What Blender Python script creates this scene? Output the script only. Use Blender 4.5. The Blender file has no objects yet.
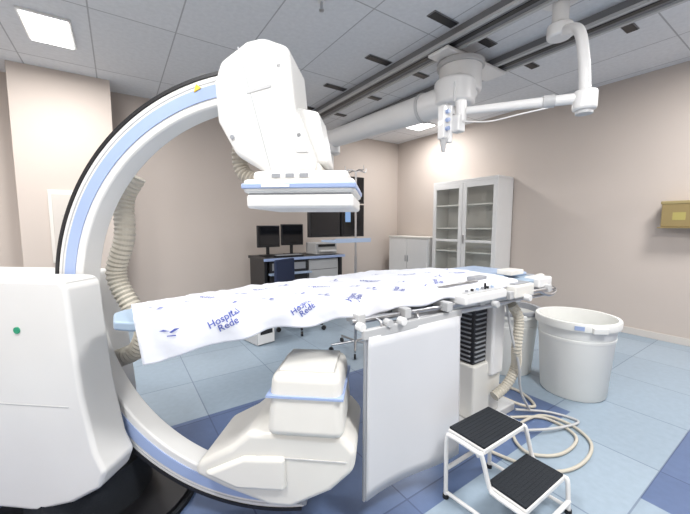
import bpy, bmesh, math, random
from mathutils import Vector, Matrix, noise
random.seed(3)
scene = bpy.context.scene
COL = scene.collection
try:
    scene.view_settings.view_transform = 'Standard'
except Exception as e:
    print(e)

# ------------------------------------------------------------ materials
def mat(name, col, rough=0.5, metal=0.0, var=0.03, nscale=6.0, bump=0.0, bscale=80.0, emit=0.0, coat=0.0):
    m = bpy.data.materials.new(name); m.use_nodes = True
    nt = m.node_tree; b = nt.nodes['Principled BSDF']
    tc = nt.nodes.new('ShaderNodeTexCoord')
    nz = nt.nodes.new('ShaderNodeTexNoise'); nz.inputs['Scale'].default_value = nscale
    nt.links.new(tc.outputs['Object'], nz.inputs['Vector'])
    mx = nt.nodes.new('ShaderNodeMix'); mx.data_type = 'RGBA'
    mx.inputs[6].default_value = (*[max(0, c*(1-var)) for c in col], 1)
    mx.inputs[7].default_value = (*[min(1, c*(1+var)) for c in col], 1)
    nt.links.new(nz.outputs['Fac'], mx.inputs[0])
    nt.links.new(mx.outputs[2], b.inputs['Base Color'])
    b.inputs['Roughness'].default_value = rough
    b.inputs['Metallic'].default_value = metal
    b.inputs['Coat Weight'].default_value = coat
    if bump:
        n2 = nt.nodes.new('ShaderNodeTexNoise'); n2.inputs['Scale'].default_value = bscale
        nt.links.new(tc.outputs['Object'], n2.inputs['Vector'])
        bp = nt.nodes.new('ShaderNodeBump'); bp.inputs['Strength'].default_value = bump
        bp.inputs['Distance'].default_value = 0.01
        nt.links.new(n2.outputs['Fac'], bp.inputs['Height'])
        nt.links.new(bp.outputs['Normal'], b.inputs['Normal'])
    if emit:
        b.inputs['Emission Color'].default_value = (*col, 1)
        b.inputs['Emission Strength'].default_value = emit
    return m

M_white = mat('painted_white', (.77,.76,.745), .35, coat=.2)
M_gant  = mat('gantry_white', (.745,.735,.71), .32, coat=.25)
M_cream = mat('cream_plastic', (.72,.70,.65), .4)
M_blue  = mat('lavender_blue', (.34,.43,.66), .35)
M_paleb = mat('pale_blue', (.36,.45,.60), .4)
M_black = mat('black_plastic', (.012,.012,.014), .4)
M_dark  = mat('dark_rubber', (.010,.013,.018), .85, bump=.3, bscale=200)
M_steel = mat('steel', (.55,.55,.56), .28, 1.0)
M_alu   = mat('aluminium', (.22,.22,.225), .5, .3)
M_gray  = mat('grey_plastic', (.30,.31,.33), .5)
M_lgray = mat('light_grey', (.50,.50,.50), .5)
M_hose  = mat('hose_beige', (.54,.50,.42), .6)
M_hosed = mat('hose_brown', (.38,.34,.28), .6)
M_wall  = mat('wall_paint', (.55,.48,.43), .75, var=.03, nscale=1.2, bump=.05, bscale=120)
M_wall2 = mat('wall_paint_column', (.57,.495,.44), .75, var=.03, nscale=1.2)
M_base  = mat('baseboard_paint', (.60,.56,.52), .5)
M_skirt = mat('shield_vinyl', (.63,.635,.655), .55, var=.05, nscale=3)
M_sheet = mat('sheet_cotton', (.78,.79,.84), .85, bump=.2, bscale=12)
M_ink   = mat('print_ink', (.09,.12,.40), .8)
M_bin   = mat('bin_plastic', (.78,.78,.75), .4)
M_sharps= mat('sharps_cardboard', (.27,.20,.085), .8)
M_green = mat('green_sign', (.02,.30,.16), .4)
M_seatb = mat('chair_fabric', (.02,.03,.07), .9)
M_lamp  = mat('lamp_diffuser', (1,.99,.97), .5, emit=5.0)
M_screen= mat('screen_glass', (.008,.009,.012), .12)
M_scrb  = mat('screen_image', (.20,.33,.55), .3, emit=.6)
M_tabtop= mat('tabletop_blue', (.33,.42,.52), .5)
M_yel   = mat('warning_yellow', (.8,.5,.03), .5)

def glassmat():
    m = bpy.data.materials.new('cabinet_glass'); m.use_nodes = True
    nt = m.node_tree; nt.nodes.clear()
    o = nt.nodes.new('ShaderNodeOutputMaterial'); t = nt.nodes.new('ShaderNodeBsdfTransparent')
    g = nt.nodes.new('ShaderNodeBsdfGlossy'); g.inputs['Roughness'].default_value = .05
    t.inputs[0].default_value = (.98,.985,.97,1)
    mx = nt.nodes.new('ShaderNodeMixShader'); mx.inputs[0].default_value = .06
    nt.links.new(t.outputs[0], mx.inputs[1]); nt.links.new(g.outputs[0], mx.inputs[2])
    nt.links.new(mx.outputs[0], o.inputs[0]); return m
M_glass = glassmat()

def tilemat(name, c1, c2, mortar, bw, rh, ms, rough, ox=0, oy=0, dark=None, darkrects=()):
    m = bpy.data.materials.new(name); m.use_nodes = True
    nt = m.node_tree; N = nt.nodes; L = nt.links; b = N['Principled BSDF']
    tc = N.new('ShaderNodeTexCoord'); mp = N.new('ShaderNodeMapping')
    mp.inputs['Location'].default_value = (ox, oy, 0)
    L.new(tc.outputs['Object'], mp.inputs['Vector'])
    def brick(a, bb, mo):
        br = N.new('ShaderNodeTexBrick'); br.offset = 0; br.squash = 1
        br.inputs['Scale'].default_value = 1
        br.inputs['Brick Width'].default_value = bw; br.inputs['Row Height'].default_value = rh
        br.inputs['Mortar Size'].default_value = ms; br.inputs['Mortar Smooth'].default_value = .1
        br.inputs['Color1'].default_value = (*a,1); br.inputs['Color2'].default_value = (*bb,1)
        br.inputs['Mortar'].default_value = (*mo,1)
        L.new(mp.outputs[0], br.inputs['Vector']); return br
    br = brick(c1, c2, mortar); out = br.outputs['Color']
    if dark:
        bd = brick(dark[0], dark[1], dark[2])
        sx = N.new('ShaderNodeSeparateXYZ'); L.new(tc.outputs['Object'], sx.inputs[0])
        def cmp(sock, val, op):
            n = N.new('ShaderNodeMath'); n.operation = op; L.new(sock, n.inputs[0]); n.inputs[1].default_value = val; return n.outputs[0]
        def comb(a, c, op):
            n = N.new('ShaderNodeMath'); n.operation = op; L.new(a, n.inputs[0]); L.new(c, n.inputs[1]); return n.outputs[0]
        tot = None
        for (x0,x1,y0,y1) in darkrects:
            k = comb(comb(cmp(sx.outputs[0],x0,'GREATER_THAN'), cmp(sx.outputs[0],x1,'LESS_THAN'),'MULTIPLY'),
                     comb(cmp(sx.outputs[1],y0,'GREATER_THAN'), cmp(sx.outputs[1],y1,'LESS_THAN'),'MULTIPLY'),'MULTIPLY')
            tot = k if tot is None else comb(tot, k, 'MAXIMUM')
        mx = N.new('ShaderNodeMix'); mx.data_type='RGBA'
        L.new(tot, mx.inputs[0]); L.new(out, mx.inputs[6]); L.new(bd.outputs['Color'], mx.inputs[7])
        out = mx.outputs[2]
    nz = N.new('ShaderNodeTexNoise'); nz.inputs['Scale'].default_value = 25; nz.inputs['Detail'].default_value = 6
    L.new(tc.outputs['Object'], nz.inputs['Vector'])
    rmp = N.new('ShaderNodeMapRange'); rmp.inputs[3].default_value = .88; rmp.inputs[4].default_value = 1.10
    L.new(nz.outputs['Fac'], rmp.inputs[0])
    vm = N.new('ShaderNodeVectorMath'); vm.operation = 'SCALE'
    L.new(out, vm.inputs[0]); L.new(rmp.outputs[0], vm.inputs['Scale'])
    L.new(vm.outputs[0], b.inputs['Base Color'])
    b.inputs['Roughness'].default_value = rough
    return m
M_floor = tilemat('floor_vinyl', (.28,.355,.43), (.33,.405,.475), (.17,.22,.29), .62, .62, .004, .36, ox=.17, oy=.19,
                  dark=((.085,.13,.25),(.12,.175,.31),(.055,.085,.18)),
                  darkrects=[(-1.6,2.55,.95,2.33),(2.0,5.0,-1.2,.43)])
M_ceil = tilemat('ceiling_tiles', (.70,.705,.72), (.74,.745,.76), (.42,.42,.43), .625, 1.25, .006, .8, ox=.1, oy=.3)

# ------------------------------------------------------------ helpers
def group(name, loc=(0,0,0), rz=0):
    e = bpy.data.objects.new(name, None); e.empty_display_size = .1
    e.location = loc; e.rotation_euler = (0,0,rz); COL.objects.link(e); return e

def finish(name, bm, m, parent, loc=(0,0,0), rot=(0,0,0), bevel=0, smooth=False, seg=3, recalc=True):
    if recalc: bmesh.ops.recalc_face_normals(bm, faces=bm.faces)
    me = bpy.data.meshes.new(name); bm.to_mesh(me); bm.free()
    ms = m if isinstance(m, (list,tuple)) else [m]
    for x in ms: me.materials.append(x)
    o = bpy.data.objects.new(name, me); COL.objects.link(o)
    o.location = loc; o.rotation_euler = rot
    if parent: o.parent = parent
    if bevel:
        md = o.modifiers.new('bevel','BEVEL'); md.width = bevel; md.segments = seg
        md.limit_method = 'ANGLE'; md.angle_limit = math.radians(28); md.harden_normals = True
        smooth = True
    if smooth:
        for p in me.polygons: p.use_smooth = True
        if not bevel:
            try: me.set_sharp_from_angle(angle=math.radians(40))
            except Exception: pass
    return o

def box(name, size, loc, m, parent=None, bevel=.004, rot=(0,0,0), taper=None):
    bm = bmesh.new(); bmesh.ops.create_cube(bm, size=1)
    for v in bm.verts:
        v.co = Vector((v.co.x*size[0], v.co.y*size[1], v.co.z*size[2]))
        if taper and v.co.z > 0: v.co.x *= taper; v.co.y *= taper
    return finish(name, bm, m, parent, loc, rot, bevel)

def bx(name, x0,x1,y0,y1,z0,z1, m, parent=None, bevel=.004):
    return box(name, (x1-x0,y1-y0,z1-z0), ((x0+x1)/2,(y0+y1)/2,(z0+z1)/2), m, parent, bevel)

def cyl(name, r, h, loc, m, parent=None, rot=(0,0,0), r2=None, seg=40, bevel=0.0):
    bm = bmesh.new(); bmesh.ops.create_cone(bm, cap_ends=True, segments=seg, radius1=r, radius2=r if r2 is None else r2, depth=h)
    return finish(name, bm, m, parent, loc, rot, bevel, smooth=True)

def prism(name, pts, y0, y1, m, parent=None, bevel=.01, seg=4):
    bm = bmesh.new()
    a = [bm.verts.new((p[0], y0, p[1])) for p in pts]; b = [bm.verts.new((p[0], y1, p[1])) for p in pts]
    bm.faces.new(a); bm.faces.new(b[::-1]); n = len(pts)
    for i in range(n): bm.faces.new((a[i], b[i], b[(i+1)%n], a[(i+1)%n]))
    return finish(name, bm, m, parent, bevel=bevel, seg=seg)

def slab(name, pts, z0, z1, m, parent=None, bevel=.005):
    bm = bmesh.new()
    a = [bm.verts.new((p[0], p[1], z0)) for p in pts]; b = [bm.verts.new((p[0], p[1], z1)) for p in pts]
    bm.faces.new(a); bm.faces.new(b[::-1]); n = len(pts)
    for i in range(n): bm.faces.new((a[i], b[i], b[(i+1)%n], a[(i+1)%n]))
    return finish(name, bm, m, parent, bevel=bevel)

def lathe(name, prof, loc, m, parent=None, seg=48):
    bm = bmesh.new(); rings = []
    for r,z in prof:
        rings.append([bm.verts.new((r*math.cos(2*math.pi*i/seg), r*math.sin(2*math.pi*i/seg), z)) for i in range(seg)] if r > 1e-5 else [bm.verts.new((0,0,z))])
    for A,B in zip(rings, rings[1:]):
        for i in range(seg):
            j = (i+1)%seg
            if len(A)==1: bm.faces.new((A[0], B[i], B[j]))
            elif len(B)==1: bm.faces.new((A[i], B[0], A[j]))
            else: bm.faces.new((A[i], A[j], B[j], B[i]))
    return finish(name, bm, m, parent, loc, smooth=True)

def arc(name, r0, r1, y0, y1, a0, a1, zc, m, parent, n=110, bevel=0):
    bm = bmesh.new(); R = []
    for i in range(n+1):
        t = math.radians(a0+(a1-a0)*i/n); c,s = math.cos(t), math.sin(t)
        R.append([bm.verts.new((r*c, y, zc+r*s)) for r,y in ((r0,y0),(r1,y0),(r1,y1),(r0,y1))])
    for A,B in zip(R,R[1:]):
        for k in range(4): bm.faces.new((A[k],A[(k+1)%4],B[(k+1)%4],B[k]))
    bm.faces.new(R[0]); bm.faces.new(R[-1][::-1])
    return finish(name, bm, m, parent, bevel=bevel, smooth=True, seg=3)

def cr(pts, res):
    P = [Vector(p) for p in pts]; P = [P[0]*2-P[1]]+P+[P[-1]*2-P[-2]]; out = []
    for i in range(1, len(P)-2):
        p0,p1,p2,p3 = P[i-1:i+3]
        for k in range(res):
            t = k/res
            out.append(.5*((2*p1)+(p2-p0)*t+(2*p0-5*p1+4*p2-p3)*t*t+(3*p1-p0-3*p2+p3)*t**3))
    out.append(P[-2]); return out

def tube(name, pts, r, m, parent=None, smooth=True, res=8, seg=12, rib=0, pitch=.02):
    P = cr(pts, res) if smooth else [Vector(p) for p in pts]
    if rib:
        step = pitch/2
        L = [0]
        for a,b in zip(P,P[1:]): L.append(L[-1]+(b-a).length)
        n = max(4, int(L[-1]/step)); Q = []; j = 0
        for i in range(n+1):
            d = L[-1]*i/n
            while j < len(L)-2 and L[j+1] < d: j += 1
            t = (d-L[j])/max(1e-9, L[j+1]-L[j]); Q.append(P[j].lerp(P[j+1], min(1,t)))
        P = Q
    bm = bmesh.new(); rings = []; up = None
    for i,p in enumerate(P):
        t = (P[min(i+1,len(P)-1)]-P[max(i-1,0)]).normalized()
        if up is None: up = t.orthogonal().normalized()
        else: up = (up - t*up.dot(t)).normalized()
        w = t.cross(up)
        rr = (r[0]+(r[1]-r[0])*i/(len(P)-1)) if isinstance(r,(tuple,list)) else r
        if rib and i%2: rr *= (1-rib)
        rings.append([bm.verts.new(p+(up*math.cos(2*math.pi*k/seg)+w*math.sin(2*math.pi*k/seg))*rr) for k in range(seg)])
    for A,B in zip(rings,rings[1:]):
        for k in range(seg): bm.faces.new((A[k],A[(k+1)%seg],B[(k+1)%seg],B[k]))
    bm.faces.new(rings[0][::-1]); bm.faces.new(rings[-1])
    return finish(name, bm, m, parent, smooth=not rib)

# ------------------------------------------------------------ room
XL,XR,YF,YB,H = -3.0,5.02,-3.0,5.38,3.0
def world(o):
    o.data.transform(Matrix.Translation(o.location)); o.location=(0,0,0)
world(bx('floor', XL-.1,XR+.1,YF-.1,YB+.1,-.1,0, M_floor, bevel=0))
world(bx('ceiling', XL-.1,XR+.1,YF-.1,YB+.1,H,H+.1, M_ceil, bevel=0))
bx('wall_back', XL-.1,XR+.1,YB,YB+.1,0,H, M_wall, bevel=0)
bx('wall_right', XR,XR+.1,YF,YB,0,H, M_wall, bevel=0)
bx('wall_left', XL-.1,XL,YF,YB,0,H, M_wall, bevel=0)
bx('wall_front', XL-.1,XR+.1,YF-.1,YF,0,H, M_wall, bevel=0)
bx('wall_column', -.87,.02,4.98,YB,0,H, M_wall2, bevel=.004)
bx('baseboard_back', .02,XR,YB-.015,YB,0,.08, M_base, bevel=.003)
bx('baseboard_right', XR-.015,XR,YF,YB-.015,0,.08, M_base, bevel=.003)
bx('baseboard_column', -.87,.02,4.965,4.98,0,.08, M_base, bevel=.003)

# ceiling lights; panels out of view are added to brighten the room
def panel(x,y,sx,sy,W):
    g = group('ceiling_light_panel', (x,y,H))
    box('frame', (sx+.04,sy+.04,.02), (0,0,-.011), M_white, g, .003)
    box('diffuser', (sx,sy,.01), (0,0,-.024), M_lamp, g, .0)
    ld = bpy.data.lights.new('lamp','AREA'); ld.shape='RECTANGLE'; ld.size=sx; ld.size_y=sy; ld.energy=W
    ld.color=(1,.995,.99)
    lo = bpy.data.objects.new('lamp', ld); COL.objects.link(lo); lo.parent = g; lo.location=(0,0,-.035)
panel(-.40,4.0,.30,.50,42)
panel(4.28,4.16,.54,.36,36)
panel(-.8,.9,.6,.6,58)  # this and the panels below: out of view, added as fill light
panel(1.4,-.5,.6,.6,74)
panel(3.75,.1,.6,.6,66)  # unseen panel, added to brighten and even out the right wall
panel(-1.6,-1.6,.6,.6,56)
panel(-2.0,3.2,.6,.6,50)

# rails
def rail(g,x):
    bx('profile', x-.09,x+.09,.0,4.95,2.925,2.999, M_alu, g, .004)
    bx('lip_left', x-.115,x-.08,.0,4.95,2.905,2.93, M_lgray, g, .002)
    bx('lip_right', x+.08,x+.115,.0,4.95,2.905,2.93, M_lgray, g, .002)
    bx('slot', x-.025,x+.025,.0,4.95,2.92,2.926, M_black, g, 0)
rail(group('ceiling_track_rail'),2.60)
rail(group('ceiling_track_rail'),3.38)
for x in (2.33,2.90,3.69):
    for y in (1.15,1.98,2.81,3.64,4.47):
        g = group('ceiling_air_slot',(x,y,H))
        box('frame',(.30,.09,.008),(0,0,-.005),M_alu,g,.002)
        box('slot',(.28,.075,.006),(0,0,-.011),M_black,g,0)
g = group('smoke_detector',(.92,4.2,H)); cyl('base',.05,.015,(0,0,-.008),M_white,g); cyl('dome',.025,.03,(0,0,-.03),M_white,g,r2=.045)
g = group('sprinkler_head',(1.38,2.35,H)); cyl('base',.03,.01,(0,0,-.006),M_white,g); cyl('stem',.01,.06,(0,0,-.04),M_steel,g); cyl('deflector',.02,.006,(0,0,-.07),M_steel,g)

# ------------------------------------------------------------ C-arm
C = group('c_arm_angiography_gantry', (.50,1.34,0), math.radians(-40))
ZC=.985
arc('c_ring_body', .792,.908,-.05,.05,96,281,ZC,M_gant,C,bevel=.010)
arc('c_ring_rim', .905,.918,-.053,.053,97,280,ZC,M_black,C)
arc('c_ring_blue_stripe', .824,.872,-.054,.054,99,279,ZC,M_blue,C)
arc('c_ring_groove', .884,.888,-.052,.052,99,279,ZC,M_lgray,C)
prism('yellow_label', [(-.245,1.815),(-.215,1.83),(-.235,1.845)], -.0575,-.054, M_yel, C, 0)
# stand
st = [(-1.9,1.10),(-.70,1.095),(-.675,1.07),(-.665,.9),(-.645,.65),(-.605,.42),(-.57,.34),(-.60,.27),(-.72,.2),(-.88,.15),(-1.9,.15)]
prism('stand_cover', st, -.24,-.075, M_gant, C, .022)
prism('stand_back', [(-1.9,1.07),(-.92,1.07),(-.88,.9),(-.84,.4),(-.90,.0),(-1.9,.0)], -.075,.30, M_gant, C, .02)
bx('seam', -1.9,-.70,-.2415,-.2395,.60,.603, M_lgray, C, 0)
cyl('indicator', .013,.004,(-.89,-.242,.90),M_green,C,rot=(math.pi/2,0,0))
cyl('turntable', .40,.04,(-.82,.02,.021),M_black,C)
cyl('turntable_ring', .42,.02,(-.82,.02,.011),M_dark,C)
cyl('pivot_column', .24,.20,(-.86,.0,.13),M_dark,C)
# detector housing
hp = [(-.125,1.82),(-.10,1.89),(.0,1.955),(.06,1.965),(.155,1.93),(.175,1.72),(.245,1.54),(.245,1.49),(.06,1.49),(-.05,1.555),(-.118,1.68)]
prism('detector_housing', hp, -.135,.135, M_gant, C, .022)
prism('housing_side_strip', [(.10,1.90),(.14,1.89),(.165,1.71),(.225,1.56),(.18,1.56),(.13,1.70)], -.139,-.13, M_white, C, .003)
prism('housing_cover_seam', [(-.03,1.93),(-.026,1.932),(.085,1.50),(.081,1.50)], -.1365,-.134, M_lgray, C, 0)
prism('housing_vent', [(.0,1.78),(.09,1.80),(.09,1.79),(.0,1.77)], -.137,-.134, M_lgray, C, 0)
for i,(a,z) in enumerate(((.19,1.62),(.12,1.86),(-.06,1.62))): cyl('housing_bolt_%d'%i, .008,.004,(a,-.137,z),M_gray,C,rot=(math.pi/2,0,0))
bx('detector_neck', .07,.26,-.11,.12,1.465,1.53, M_cream, C, .012)
prism('detector_lift_block', [(.16,1.53),(.285,1.53),(.25,1.72),(.16,1.74)], -.08,.10, M_gant, C, .012)
# detector
bx('detector_top', .03,.37,-.18,.17,1.455,1.49, M_white, C, .014)
bx('detector_body', .0,.395,-.20,.20,1.41,1.46, M_gant, C, .014)
bx('detector_blue_band', -.004,.399,-.204,.204,1.426,1.444, M_blue, C, .004)
bx('detector_tray', .01,.39,-.195,.19,1.358,1.408, M_white, C, .012)
bx('detector_slot', .02,.38,-.190,.19,1.404,1.412, M_gray, C, .0)
bx('detector_label', .07,.17,-.206,-.203,1.430,1.440, M_white, C, 0)
for i in range(3): bx('detector_button_%d'%i, .10+.05*i,.13+.05*i,-.183,-.178,1.465,1.48, M_gray, C, .001)
# tube assembly
tp = [(-.27,.28),(-.255,.33),(-.11,.41),(-.03,.48),(.35,.48),(.40,.42),(.39,.34),(.30,.25),(.14,.165),(.05,.165),(-.14,.225)]
prism('xray_tube_body', tp, -.14,.22, M_cream, C, .045, 6)
prism('xray_tube_fairing', [(-.22,.30),(-.05,.38),(.12,.39),(.12,.25),(-.08,.245)], -.16,-.12, M_cream, C, .018)
bx('xray_tube_seam', .0,.36,-.144,-.138,.38,.384, M_lgray, C, 0)
box('collimator_head', (.31,.32,.25), (.20,-.0,.60), M_cream, C, .035, taper=.88)
bx('collimator_band', .049,.351,-.156,.156,.636,.645, M_blue, C, .0)
bx('collimator_top', .09,.31,-.11,.11,.72,.735, M_cream, C, .006)
bx('tube_base_foot', .04,.18,-.05,.08,.10,.17, M_gray, C, .006)
tube('hose_lower', [(-.68,.17,1.53),(-.74,.16,1.42),(-.735,.14,1.24),(-.79,.14,1.06),(-.72,.14,.90),(-.66,.14,.80),(-.72,.16,.68),(-.84,.17,.62)], .046, M_hose, C, rib=.14, pitch=.022, seg=20)
tube('hose_upper', [(-.06,.16,1.78),(-.15,.16,1.68),(-.15,.16,1.55),(-.07,.15,1.50),(.04,.13,1.50)], .036, M_hosed, C, rib=.14, pitch=.018, seg=18)

# ------------------------------------------------------------ table
def interp(tab,x):
    if x<=tab[0][0]: return tab[0][1]
    for (a,b),(c,d) in zip(tab,tab[1:]):
        if x<=c: return b+(d-b)*(x-a)/(c-a)
    return tab[-1][1]
NEAR=[(.0,1.36),(.1,1.31),(.7,1.16),(1.2,1.08),(2.25,1.03)]
FAR =[(.0,1.56),(.1,1.60),(.7,1.72),(1.4,1.79),(2.25,1.62)]
T = group('angiography_table')
outline = [(-.03,1.40),(.02,1.345)]+[p for p in NEAR[1:]]+[(2.28,1.07),(2.28,1.59)]+[p for p in FAR[::-1][:-1]]+[(.0,1.57),(-.03,1.53)]
slab('tabletop', outline, .93,.965, M_tabtop, T, .01)
slab('underframe', [(1.0,1.14),(2.2,1.07),(2.2,1.52),(1.0,1.62)], .865,.93, M_lgray, T, .006)
slab('float_carriage', [(1.35,1.16),(2.15,1.12),(2.15,1.50),(1.35,1.56)], .80,.865, M_white, T, .012)
def ny(x,d=0): return interp(NEAR,x)-d
tube('side_rail', [(.78,ny(.78,.045),.90),(2.25,ny(2.25,.045),.90)], .013, M_steel, T, smooth=False)
tube('side_rail_lower', [(.95,ny(.95,.03),.865),(2.2,ny(2.2,.03),.865)], .009, M_steel, T, smooth=False)
for i,x in enumerate((.82,1.05,1.3,1.55,1.8,2.0,2.2)):
    bx('rail_clamp_%d'%i, x-.02,x+.02,ny(x,.06),ny(x,-.03),.885,.93, M_lgray, T, .004)
for i,x in enumerate((.80,.93,1.0,1.62,1.92)):
    cyl('rail_knob_%d'%i, .018,.035,(x,ny(x,.08),.885),(M_lgray if i%2 else M_white),T,rot=(math.pi/2,0,0),seg=20,bevel=.003)
bx('control_console', 1.38,1.74,.985,1.09,.905,.955, M_white, T, .012)
bx('control_keypad', 1.42,1.70,1.0,1.07,.955,.960, M_lgray, T, .002)
for i in range(6): cyl('control_button_%d'%i,.008,.012,(1.45+.045*i,1.035,.966),(M_gray,M_black,M_paleb)[i%3],T,seg=14)
cyl('joystick',.006,.035,(1.60,1.03,.975),M_black,T,seg=12)
bx('control_module', 1.82,2.02,.98,1.09,.885,.960, M_cream, T, .012)
bx('control_module_panel', 1.84,2.0,1.0,1.07,.960,.966, M_gray, T, .002)
bx('head_clamp', 2.12,2.28,1.0,1.10,.91,.975, M_white, T, .012)
bx('end_cap', 2.24,2.31,1.12,1.55,.905,.97, M_gray, T, .01)
bx('end_pad', 1.92,2.26,1.15,1.56,.966,.988, M_paleb, T, .01)
bx('accessory_box_top', 1.98,2.12,1.1,1.2,.988,1.02, M_cream, T, .006)
bx('accessory_clip', 1.62,1.74,1.11,1.16,.99,1.01, M_gray, T, .004)
bx('accessory_bar', 1.30,1.62,1.085,1.10,.985,1.0, M_steel, T, .003)
cyl('end_knob',.025,.05,(2.33,1.10,.95),M_cream,T,rot=(0,math.pi/2,0),seg=20,bevel=.005)
tube('pull_handle', [(2.10,1.0,.90),(2.19,.97,.87),(2.30,.99,.89),(2.30,1.1,.92)], .01, M_steel, T)
# pedestal
bx('pedestal_foot', 1.60,2.25,1.18,1.62,0,.06, M_lgray, T, .012)
bx('pedestal_base', 1.78,2.08,1.20,1.60,.06,.42, M_cream, T, .015)
bx('pedestal_column', 1.80,2.06,1.22,1.58,.42,.80, M_black, T, .008)
for i in range(12): bx('louvre_%d'%i, 1.788,1.80,1.24,1.56,.44+.03*i,.448+.03*i, M_gray, T, .001)
for i in range(12): bx('louvre_front_%d'%i, 1.81,1.92,1.210,1.222,.44+.03*i,.448+.03*i, M_gray, T, .001)
bx('pedestal_front_cover', 1.93,2.06,1.17,1.26,.33,.80, M_white, T, .02)
cyl('lift_piston',.05,.5,(2.12,1.46,.56),M_lgray,T)
tube('pedestal_hose', [(2.03,1.12,.80),(2.09,1.10,.70),(2.06,1.09,.52),(2.12,1.12,.38),(2.06,1.14,.26),(1.95,1.16,.2)], .032, M_hose, T, rib=.14, pitch=.02, seg=16)
tube('pedestal_cable', [(2.0,1.14,.82),(2.02,1.1,.6),(2.08,1.08,.4),(2.16,1.1,.2),(2.3,1.1,.014)], .008, M_lgray, T)
# lead skirt
bm = bmesh.new(); nx,nz=36,14; V=[]
for j in range(nz+1):
    row=[]
    for i in range(nx+1):
        s=i/nx; q=j/nz
        x=.82+.58*s; y=1.045+.012*math.sin(s*5.2)*(q*.7+.3)+.010*(q)*math.cos(s*3); z=.845-.725*q
        row.append(bm.verts.new((x,y,z)))
    V.append(row)
for j in range(nz):
    for i in range(nx): bm.faces.new((V[j][i],V[j][i+1],V[j+1][i+1],V[j+1][i]))
sk = finish('lead_skirt', bm, M_skirt, T, smooth=True); so=sk.modifiers.new('s','SOLIDIFY'); so.thickness=.012
tube('skirt_edge_left', [(.815,1.05,.85),(.815,1.055,.12)], .008, M_gray, T, smooth=False)
bx('skirt_hanger', .80,1.42,1.035,1.06,.835,.875, M_lgray, T, .004)
bx('skirt_upper_flap', 1.02,1.38,1.07,1.08,.70,.90, M_gray, T, .002)
for i in range(3): tube('skirt_hook_%d'%i, [(.9+.22*i,1.045,.87),(.9+.22*i,1.06,.895),(.9+.22*i,ny(.9+.22*i,.04),.90)], .006, M_steel, T)

# ------------------------------------------------------------ sheet
ZT=.978
def hem(x): return interp([(.03,.15),(.15,.135),(.30,.10),(.45,.08),(.8,.065),(1.1,.045),(1.5,.035),(2.1,.03)],x)+.008*math.sin(x*23)
def sheetpt(x,q,off=0):
    W = interp(FAR,x)-interp(NEAR,x); yn=interp(NEAR,x)-.012
    w = noise.noise(Vector((x*5.5,q*9,0)))*.012+noise.noise(Vector((x*14+q*9,q*6,3)))*.008
    if q>=0:
        e=min(1,q/.03); z=ZT+.014*math.sin(min(1,max(0,q/W))*math.pi)-.006*(1-e)
        y=yn+q
        if q>W+.02:
            d=q-W-.02; y=yn+W+.02; z-=d
        return Vector((x,y,z+abs(w)+off))
    d=-q; f=min(1,d/.04)
    y=yn-.006*f-.008*math.sin(x*31+1.5)*f*min(1,d/.1)-off
    return Vector((x,y+w*.8*f,ZT-.006-d+off))
S = group('printed_bed_sheet')
bm=bmesh.new(); nx,nq=190,80; V=[]
for i in range(nx+1):
    x=.03+1.90*i/nx; W=interp(FAR,x)-interp(NEAR,x); row=[]
    h=hem(x)
    for j in range(nq+1):
        q=-h+(W+.07+h)*j/nq
        row.append(bm.verts.new(sheetpt(x + (.0 if q>0 else -q*.12*(1-i/nx)),q)))
    V.append(row)
for i in range(nx):
    for j in range(nq): bm.faces.new((V[i][j],V[i+1][j],V[i+1][j+1],V[i][j+1]))
sh=finish('cloth',bm,M_sheet,S,smooth=True); sd=sh.modifiers.new('s','SOLIDIFY'); sd.thickness=.003; sd.offset=0
def printtext(txt,x,q,rot,size):
    cu=bpy.data.curves.new('t','FONT'); cu.body=txt; cu.size=size; cu.shear=.1; cu.resolution_u=3
    cu.align_x='CENTER'; cu.space_line=.8; cu.offset=.0004
    ob=bpy.data.objects.new('t',cu); COL.objects.link(ob)
    dg=bpy.context.evaluated_depsgraph_get(); me=bpy.data.meshes.new_from_object(ob.evaluated_get(dg))
    bpy.data.objects.remove(ob)
    bm=bmesh.new(); bm.from_mesh(me); bmesh.ops.triangulate(bm,faces=bm.faces)
    bmesh.ops.subdivide_edges(bm,edges=[e for e in bm.edges if e.calc_length()>.012],cuts=2)
    c,s=math.cos(rot),math.sin(rot)
    for v in bm.verts:
        a=v.co.x*c-v.co.y*s; b=v.co.x*s+v.co.y*c
        v.co=sheetpt(x+a,q+b,.005)
    finish('print_'+txt.split('\n')[0].lower(),bm,M_ink,S,recalc=False)
for (x,q,r,s) in [(.31,-.025,.45,.036),(.60,.0,.6,.034),(.84,.04,.8,.036),(.30,.22,-.4,.028),(.55,.34,-.4,.030),(.80,.27,-.4,.030),(1.12,.32,-.3,.032),(1.10,.08,.8,.036),(1.45,.40,-.3,.034),(1.42,.14,.8,.038),(1.78,.30,-.3,.036)]:
    printtext('Hospital\nRede',x,q,r,s)
def bird(x,q,s):
    bm=bmesh.new()
    for shp in ([(0,0),(.5,.35),(1,.4),(.6,.15),(.2,-.1)],[(.1,.1),(-.5,.3),(-.9,.15),(-.4,.1)],[(-.2,-.35),(.6,-.3),(.6,-.42),(-.2,-.45)]):
        bm.faces.new([bm.verts.new(sheetpt(x+a*s,q+b*s,.005)) for a,b in shp])
    finish('print_logo',bm,M_ink,S,recalc=False)
for x,q in [(.10,.07),(.13,-.05),(.20,.16),(.36,.10),(.43,.22),(.50,.10),(.66,.17),(.68,.40),(.74,.11),(.95,.2),(.96,.42),(1.0,.14),(1.24,.22),(1.28,.5),(1.28,.10),(1.55,.25),(1.62,.40),(1.66,.14),(1.85,.45)]: bird(x,q,.034)

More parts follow.
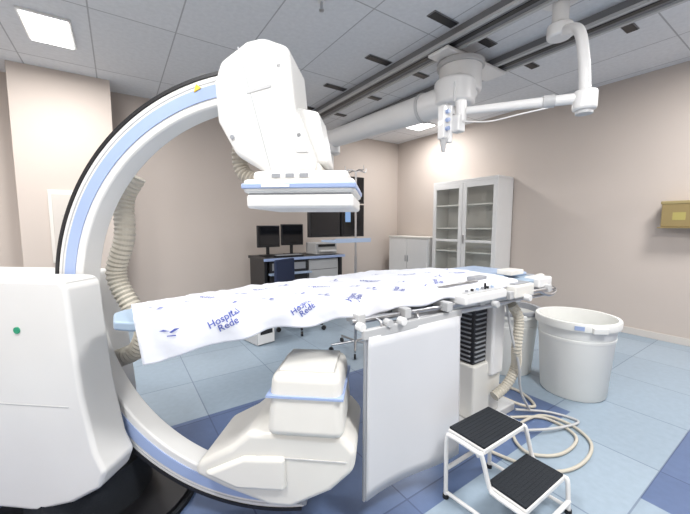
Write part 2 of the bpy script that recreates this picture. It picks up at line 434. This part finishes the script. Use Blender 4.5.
# ------------------------------------------------------------ step stool
G = group('step_stool',(1.42,.775,0))
def stepplate(nm,x,y,z,w,d):
    box(nm+'_pan',(w,d,.025),(x,y,z-.018),M_white,G,.006)
    box(nm+'_tread',(w-.008,d-.008,.012),(x,y,z),M_dark,G,.004)
    for i in range(9): box(nm+'_rib_%d'%i,(w-.03,.006,.002),(x,y-d/2+.022+i*(d-.044)/8,z+.0062),M_dark,G,.0)
stepplate('upper',-.02,.09,.35,.32,.19)
stepplate('lower',.02,-.085,.18,.33,.175)
for s in (-1,1):
    xx=.02+s*.178
    tube('side_frame_%d'%s,[(xx-.03,.18,.012),(xx-.035,.18,.20),(xx-.04,.175,.31),(xx-.04,.15,.33),(xx-.04,.02,.33),(xx-.03,.0,.315),(xx,-.02,.18),(xx,-.05,.16),(xx,-.16,.16),(xx,-.18,.145),(xx,-.19,.012)],.010,M_white,G,res=4)
    tube('foot_rail_%d'%s,[(xx-.03,.18,.03),(xx,-.19,.03)],.009,M_white,G,smooth=False)
    for y in (.18,-.19): cyl('foot_%d_%d'%(s,int(y*100)),.014,.02,(xx-(.03 if y>0 else 0),y,.010),M_dark,G,seg=16)
tube('cross_bar_back',[(-.185,.18,.15),(.17,.18,.15)],.010,M_white,G,smooth=False)
tube('cross_bar_front',[(-.158,-.19,.06),(.198,-.19,.06)],.010,M_white,G,smooth=False)
tube('cross_bar_mid',[(-.19,.02,.31),(.16,.02,.31)],.008,M_white,G,smooth=False)

# ------------------------------------------------------------ bins
def binn(x,y,s,bag=False):
    g=group('waste_bin',(x,y,0))
    prof=[(0,.0),(.215*s,.0),(.225*s,.012),(.262*s,.54*s),(.265*s,.55*s),(.285*s,.555*s),(.289*s,.60*s),(.283*s,.612*s),(.262*s,.612*s),(.255*s,.56*s),(.20*s,.03),(0,.03)]
    lathe('shell',prof,(0,0,.001),M_bin,g)
    lathe('band',[(.251*s,.45*s),(.259*s,.455*s),(.261*s,.475*s),(.255*s,.48*s)],(0,0,0),M_bin,g)
    if bag:
        lathe('bag_rim',[(.291*s,.585*s),(.295*s,.60*s),(.290*s,.622*s),(.259*s,.622*s),(.253*s,.52*s),(.19*s,.06)],(0,0,.001),M_gray,g)
    for a in (math.radians(230),math.radians(50)):
        c,s_=math.cos(a),math.sin(a); box('handle_%d'%int(a*10),(.03,.10,.045),(c*.292*s,s_*.292*s,.575*s),M_bin,g,.008,rot=(0,0,a))
    return g
b1=binn(2.92,1.09,.98)
a=math.radians(205); box('label',(.003,.06,.03),(math.cos(a)*.283,math.sin(a)*.283,.57),M_blue,b1,.001,rot=(0,0,a))
binn(2.88,1.62,.92,True)

# floor cables
tube('floor_cable',[(2.12,1.14,.012),(2.3,1.0,.012),(2.25,.80,.012),(2.0,.78,.012),(1.86,.9,.012),(2.0,1.05,.012),(2.3,1.04,.012),(2.36,.88,.012),(2.25,.72,.012),(2.0,.68,.012),(1.8,.76,.012),(1.7,1.0,.012),(1.72,1.12,.012)],.009,M_hose)
tube('floor_cable',[(2.25,1.32,.05),(2.3,1.16,.03),(2.4,1.12,.012),(2.5,1.25,.012),(2.5,1.4,.012),(2.3,1.75,.012)],.011,M_hose)
tube('floor_cable',[(2.2,1.15,.035),(2.4,1.02,.012),(2.44,.86,.012),(2.2,.9,.03),(2.02,1.0,.03),(1.9,1.12,.012)],.008,M_lgray)

# ------------------------------------------------------------ back room objects
M_pan = mat('panel_paint',(.70,.66,.61),.5)
g=group('electrical_panel',(-.43,4.98,1.28))
box('frame',(.38,.03,.82),(0,-.016,0),M_pan,g,.006); box('door',(.31,.02,.73),(0,-.036,0),mat('panel_door_paint',(.60,.55,.50),.5),g,.005)
box('latch',(.02,.015,.06),(.12,-.052,0),M_gray,g,.003)
for i in range(3): box('slot_%d'%i,(.16,.003,.004),(0,-.047,.12-.05*i),M_gray,g,0)

g=group('glass_door_cabinet')
x0,x1,y0,y1,zt=4.60,5.005,2.82,4.02,2.0
bx('side_near',x0+.02,x1,y0,y0+.02,.05,zt,M_white,g); bx('side_far',x0+.02,x1,y1-.02,y1,.05,zt,M_white,g)
bx('back_panel',x1-.015,x1,y0,y1,.05,zt,M_white,g,0); bx('top',x0,x1,y0,y1,zt-.03,zt+.02,M_white,g)
bx('plinth',x0+.03,x1,y0,y1,0,.08,M_white,g)
for i,z in enumerate((.09,.48,.86,1.24,1.62)): bx('shelf_%d'%i,x0+.03,x1-.015,y0+.02,y1-.02,z-.01,z+.01,M_white,g,.002)
ym=(y0+y1)/2
for n,(a,b) in enumerate(((y0,ym-.003),(ym+.003,y1))):
    bx('door_%d_stile_a'%n,x0,x0+.022,a,a+.07,.08,zt-.03,M_white,g); bx('door_%d_stile_b'%n,x0,x0+.022,b-.07,b,.08,zt-.03,M_white,g)
    bx('door_%d_rail_top'%n,x0,x0+.022,a+.07,b-.07,zt-.11,zt-.03,M_white,g); bx('door_%d_rail_bottom'%n,x0,x0+.022,a+.07,b-.07,.08,.16,M_white,g)
    bx('door_%d_rail_mid'%n,x0,x0+.022,a+.07,b-.07,1.02,1.06,M_white,g)
    bx('door_%d_glass'%n,x0+.009,x0+.013,a+.07,b-.07,.16,zt-.11,M_glass,g,0)
bx('door_handle',x0-.02,x0,ym-.05,ym-.03,1.0,1.14,M_steel,g)
g=group('low_storage_cabinet')
bx('carcass',4.58,5.0,4.10,5.12,.04,1.05,M_white,g); bx('top',4.56,5.0,4.09,5.13,1.05,1.08,M_cream,g); bx('plinth',4.62,5.0,4.12,5.10,0,.04,M_gray,g)
bx('door_left',4.562,4.58,4.62,5.11,.07,1.03,M_white,g); bx('door_right',4.562,4.58,4.11,4.605,.07,1.03,M_white,g)
for y in (4.58,4.645): bx('pull_%d'%int(y*100),4.545,4.562,y-.008,y+.008,.6,.72,M_steel,g,.002)

g=group('sharps_container',(5.02,.92,1.27))
box('bracket',(.20,.36,.012),(-.101,0,-.0),M_sharps,g,.002)
box('bracket_back',(.01,.36,.2),(-.006,0,.10),M_gray,g,.002)
box('body',(.17,.32,.24),(-.10,0,.128),M_sharps,g,.006)
box('lid',(.18,.34,.035),(-.10,0,.263),mat('lid_tan',(.31,.245,.11),.7),g,.008)
box('label_plate',(.002,.10,.08),(-.186,.02,.12),mat('label_olive',(.38,.32,.10),.7),g,0)

# desk with monitors
g=group('workstation_desk')
bx('top',1.62,2.95,4.35,5.0,.80,.84,M_black,g); bx('modesty',1.66,2.9,4.9,4.92,.1,.80,M_black,g,0)
bx('leg_left',1.64,1.68,4.38,4.98,0,.80,M_black,g); bx('leg_right',2.88,2.92,4.38,4.98,0,.80,M_black,g)
bx('blue_edge',1.62,2.95,4.335,4.35,.80,.838,M_blue,g); bx('drawer_unit',2.35,2.87,4.42,4.9,.12,.78,M_lgray,g)
for i in range(3): bx('drawer_gap_%d'%i,2.37,2.85,4.416,4.42,.30+.16*i,.306+.16*i,M_black,g,0)
bx('console_unit',1.72,2.32,4.40,4.85,.42,.79,M_black,g,.01)
bx('console_shelf',1.70,2.34,4.30,4.40,.60,.625,M_paleb,g,.004)
bx('console_drawer',1.76,2.28,4.394,4.40,.66,.76,M_gray,g,.003)
bx('pc_front',1.75,1.95,4.45,4.85,.0,.41,M_lgray,g)
def monitor(x,y,z,w,h,zd,rz=0,name='computer_monitor'):
    g=group(name,(x,y,0),rz)
    box('bezel',(w,.04,h),(0,0,z),M_black,g,.008); box('screen',(w-.04,.004,h-.05),(0,-.0215,z+.005),M_screen,g,0)
    cyl('neck',.025,z-zd-h*.3-.012,(0,.03,(zd+.012+z-h*.3)/2),M_black,g,seg=16); box('foot',(.22,.18,.015),(0,.02,zd+.0095),M_black,g,.005)
monitor(1.84,4.72,1.13,.36,.32,.841,.1); monitor(2.22,4.72,1.15,.36,.32,.841,-.05)
g=group('keyboard',(2.05,4.48,.841)); box('body',(.42,.14,.02),(0,0,.011),M_black,g,.004)
for i in range(4): box('key_row_%d'%i,(.38,.022,.006),(0,-.045+.03*i,.024),M_gray,g,.001)
g=group('desk_printer',(2.68,4.62,.841)); box('body',(.38,.34,.18),(0,0,.091),M_lgray,g,.015); box('paper_tray',(.28,.08,.02),(0,-.20,.06),M_white,g,.004); box('control_panel',(.30,.01,.04),(0,-.172,.14),M_black,g,.002)

g=group('office_chair',(1.85,3.7,0),.5)
for i in range(5):
    a=i*2*math.pi/5; c,s=math.cos(a),math.sin(a)
    tube('base_arm_%d'%i,[(0,0,.10),(c*.28,s*.28,.075)],(.025,.015),M_black,g,smooth=False)
    cyl('caster_%d'%i,.028,.03,(c*.29,s*.29,.0285),M_black,g,rot=(math.pi/2,0,a),seg=20)
cyl('gas_lift',.025,.34,(0,0,.26),M_steel,g); box('seat',(.44,.42,.07),(0,0,.47),M_seatb,g,.03)
tube('back_bar',[(0,.16,.43),(0,.25,.45),(0,.26,.7)],.015,M_black,g); box('backrest',(.38,.05,.30),(0,.245,.72),M_seatb,g,.02)

g=group('computer_tower',(1.24,3.62,0),.2)
box('case',(.22,.42,.42),(0,0,.215),M_lgray,g,.01); box('front_panel',(.20,.01,.40),(0,-.213,.215),M_white,g,.004)
box('drive_bay',(.15,.004,.03),(0,-.22,.35),M_black,g,.001); box('power_panel',(.15,.004,.12),(0,-.22,.18),M_black,g,.001)

g=group('iv_pole',(2.0,2.75,0))
cyl('pole',.011,1.75,(0,0,.96),M_steel,g,seg=16); cyl('lower_tube',.016,.9,(0,0,.53),M_steel,g,seg=16)
for i in range(5):
    a=i*2*math.pi/5+.3; c,s=math.cos(a),math.sin(a)
    tube('leg_%d'%i,[(0,0,.09),(c*.26,s*.26,.07)],.012,M_steel,g,smooth=False); cyl('caster_%d'%i,.025,.02,(c*.26,s*.26,.0255),M_black,g,rot=(math.pi/2,0,a),seg=18)
for s in (-1,1): tube('hook_%d'%s,[(0,0,1.83),(s*.06,0,1.84),(s*.12,0,1.83),(s*.13,0,1.87)],.005,M_steel,g)
for s in (-1,1): tube('hook_b_%d'%s,[(0,0,1.83),(0,s*.06,1.84),(0,s*.12,1.83),(0,s*.13,1.87)],.005,M_steel,g)
box('tray',(.42,.26,.02),(-.12,0,1.14),M_paleb,g,.006); box('tray_edge',(.42,.01,.04),(-.12,-.13,1.15),M_paleb,g,.002)

# ------------------------------------------------------------ suspended monitor arm
g=group('ceiling_suspended_monitor_arm')
bx('carriage',2.52,3.46,2.08,2.32,2.87,2.904,M_white,g,.015)
cyl('carriage_drum',.20,.28,(2.86,2.2,2.72),M_white,g,bevel=.03)
cyl('carriage_collar',.225,.05,(2.86,2.2,2.84),M_lgray,g,bevel=.01)
cyl('pivot',.185,.24,(2.68,2.12,2.52),M_white,g,bevel=.04)
bx('pivot_bridge',2.66,2.95,2.05,2.30,2.52,2.70,M_white,g,.03)
tube('main_arm',[(2.66,2.1,2.47),(2.58,3.0,2.47),(2.50,4.05,2.47)],(.14,.115),M_white,g,seg=28)
cyl('arm_joint_ring',.146,.03,(2.63,2.45,2.47),M_lgray,g,rot=(math.pi/2,0,.08))
cyl('elbow',.14,.30,(2.50,4.05,2.42),M_white,g,bevel=.03)
cyl('drop_column',.05,.55,(2.50,4.05,2.1),M_white,g)
bx('yoke',2.0,3.05,4.06,4.12,1.80,1.86,M_white,g,.008)
def hm(nm,x,z,w,h):
    box(nm+'_bezel',(w,.06,h),(x,4.0,z),M_black,g,.008); box(nm+'_screen',(w-.05,.004,h-.05),(x,3.968,z),M_screen,g,0)
hm('monitor_lower_left',2.37,1.36,.50,.46); hm('monitor_lower_right',2.84,1.36,.40,.46); hm('monitor_upper',2.84,1.80,.40,.38)
bx('screen_image',2.70,2.79,3.962,3.965,1.34,1.55,M_scrb,g,0)
bx('back_frame',2.2,2.98,4.03,4.06,1.20,1.82,M_gray,g,.004)
tube('cable',[(2.52,3.97,2.4),(2.3,3.95,2.3),(2.25,3.98,2.0),(2.35,4.0,1.86)],.012,M_white,g)

# ------------------------------------------------------------ boom
g=group('ceiling_boom_arm')
cyl('canopy',.14,.06,(2.78,1.27,2.965),M_white,g,bevel=.02); cyl('column',.055,.22,(2.78,1.27,2.84),M_white,g)
cyl('upper_joint',.085,.10,(2.78,1.27,2.72),M_white,g,bevel=.02)
tube('drop_arm',[(2.78,1.27,2.72),(2.66,1.10,2.62),(2.60,1.03,2.40),(2.58,1.0,2.14)],.034,M_white,g,seg=18)
cyl('elbow',.07,.13,(2.58,1.0,2.11),M_white,g,bevel=.02); cyl('elbow_cap',.05,.02,(2.58,1.0,2.035),M_lgray,g)
tube('spring_arm',[(2.58,1.0,2.13),(2.16,1.60,2.13)],(.036,.028),M_white,g,smooth=False,seg=18)
cyl('arm_collar',.042,.07,(2.46,1.171,2.13),M_lgray,g,rot=(math.pi/2,0,math.atan2(.6,-.42)-math.pi/2))
cyl('wrist',.04,.16,(2.14,1.63,2.13),M_white,g,bevel=.01)
bx('head_block',2.08,2.16,1.60,1.68,1.98,2.10,M_white,g,.012)
cyl('head_stem',.022,.26,(2.08,1.68,2.04),M_white,g); bx('head_plate',2.0,2.08,1.67,1.73,1.93,2.17,M_white,g,.012)
cyl('head_tip',.012,.10,(2.04,1.70,1.89),M_lgray,g,r2=.03,seg=20)
cyl('head_rod',.008,.14,(2.10,1.66,2.27),M_lgray,g,seg=12)
for i in range(3): cyl('knob_%d'%i,.014,.03,(2.03,1.66,2.0+.06*i),M_blue,g,rot=(math.pi/2,0,0),seg=16)
tube('head_cable',[(2.12,1.60,2.05),(2.22,1.45,2.03),(2.34,1.30,2.06),(2.46,1.17,2.09)],.005,M_white,g)

# ------------------------------------------------------------ camera
cd=bpy.data.cameras.new('camera'); cam=bpy.data.objects.new('camera',cd); COL.objects.link(cam)
cd.sensor_width=36; cd.lens=334/690*36; cd.clip_start=.02
cam.location=(0,0,1.3); cam.rotation_euler=(math.radians(84.5),0,math.radians(-34.2))
scene.camera=cam
w=bpy.data.worlds.new('world'); scene.world=w; w.use_nodes=True
w.node_tree.nodes['Background'].inputs[0].default_value=(.8,.85,.9,1); w.node_tree.nodes['Background'].inputs[1].default_value=.3
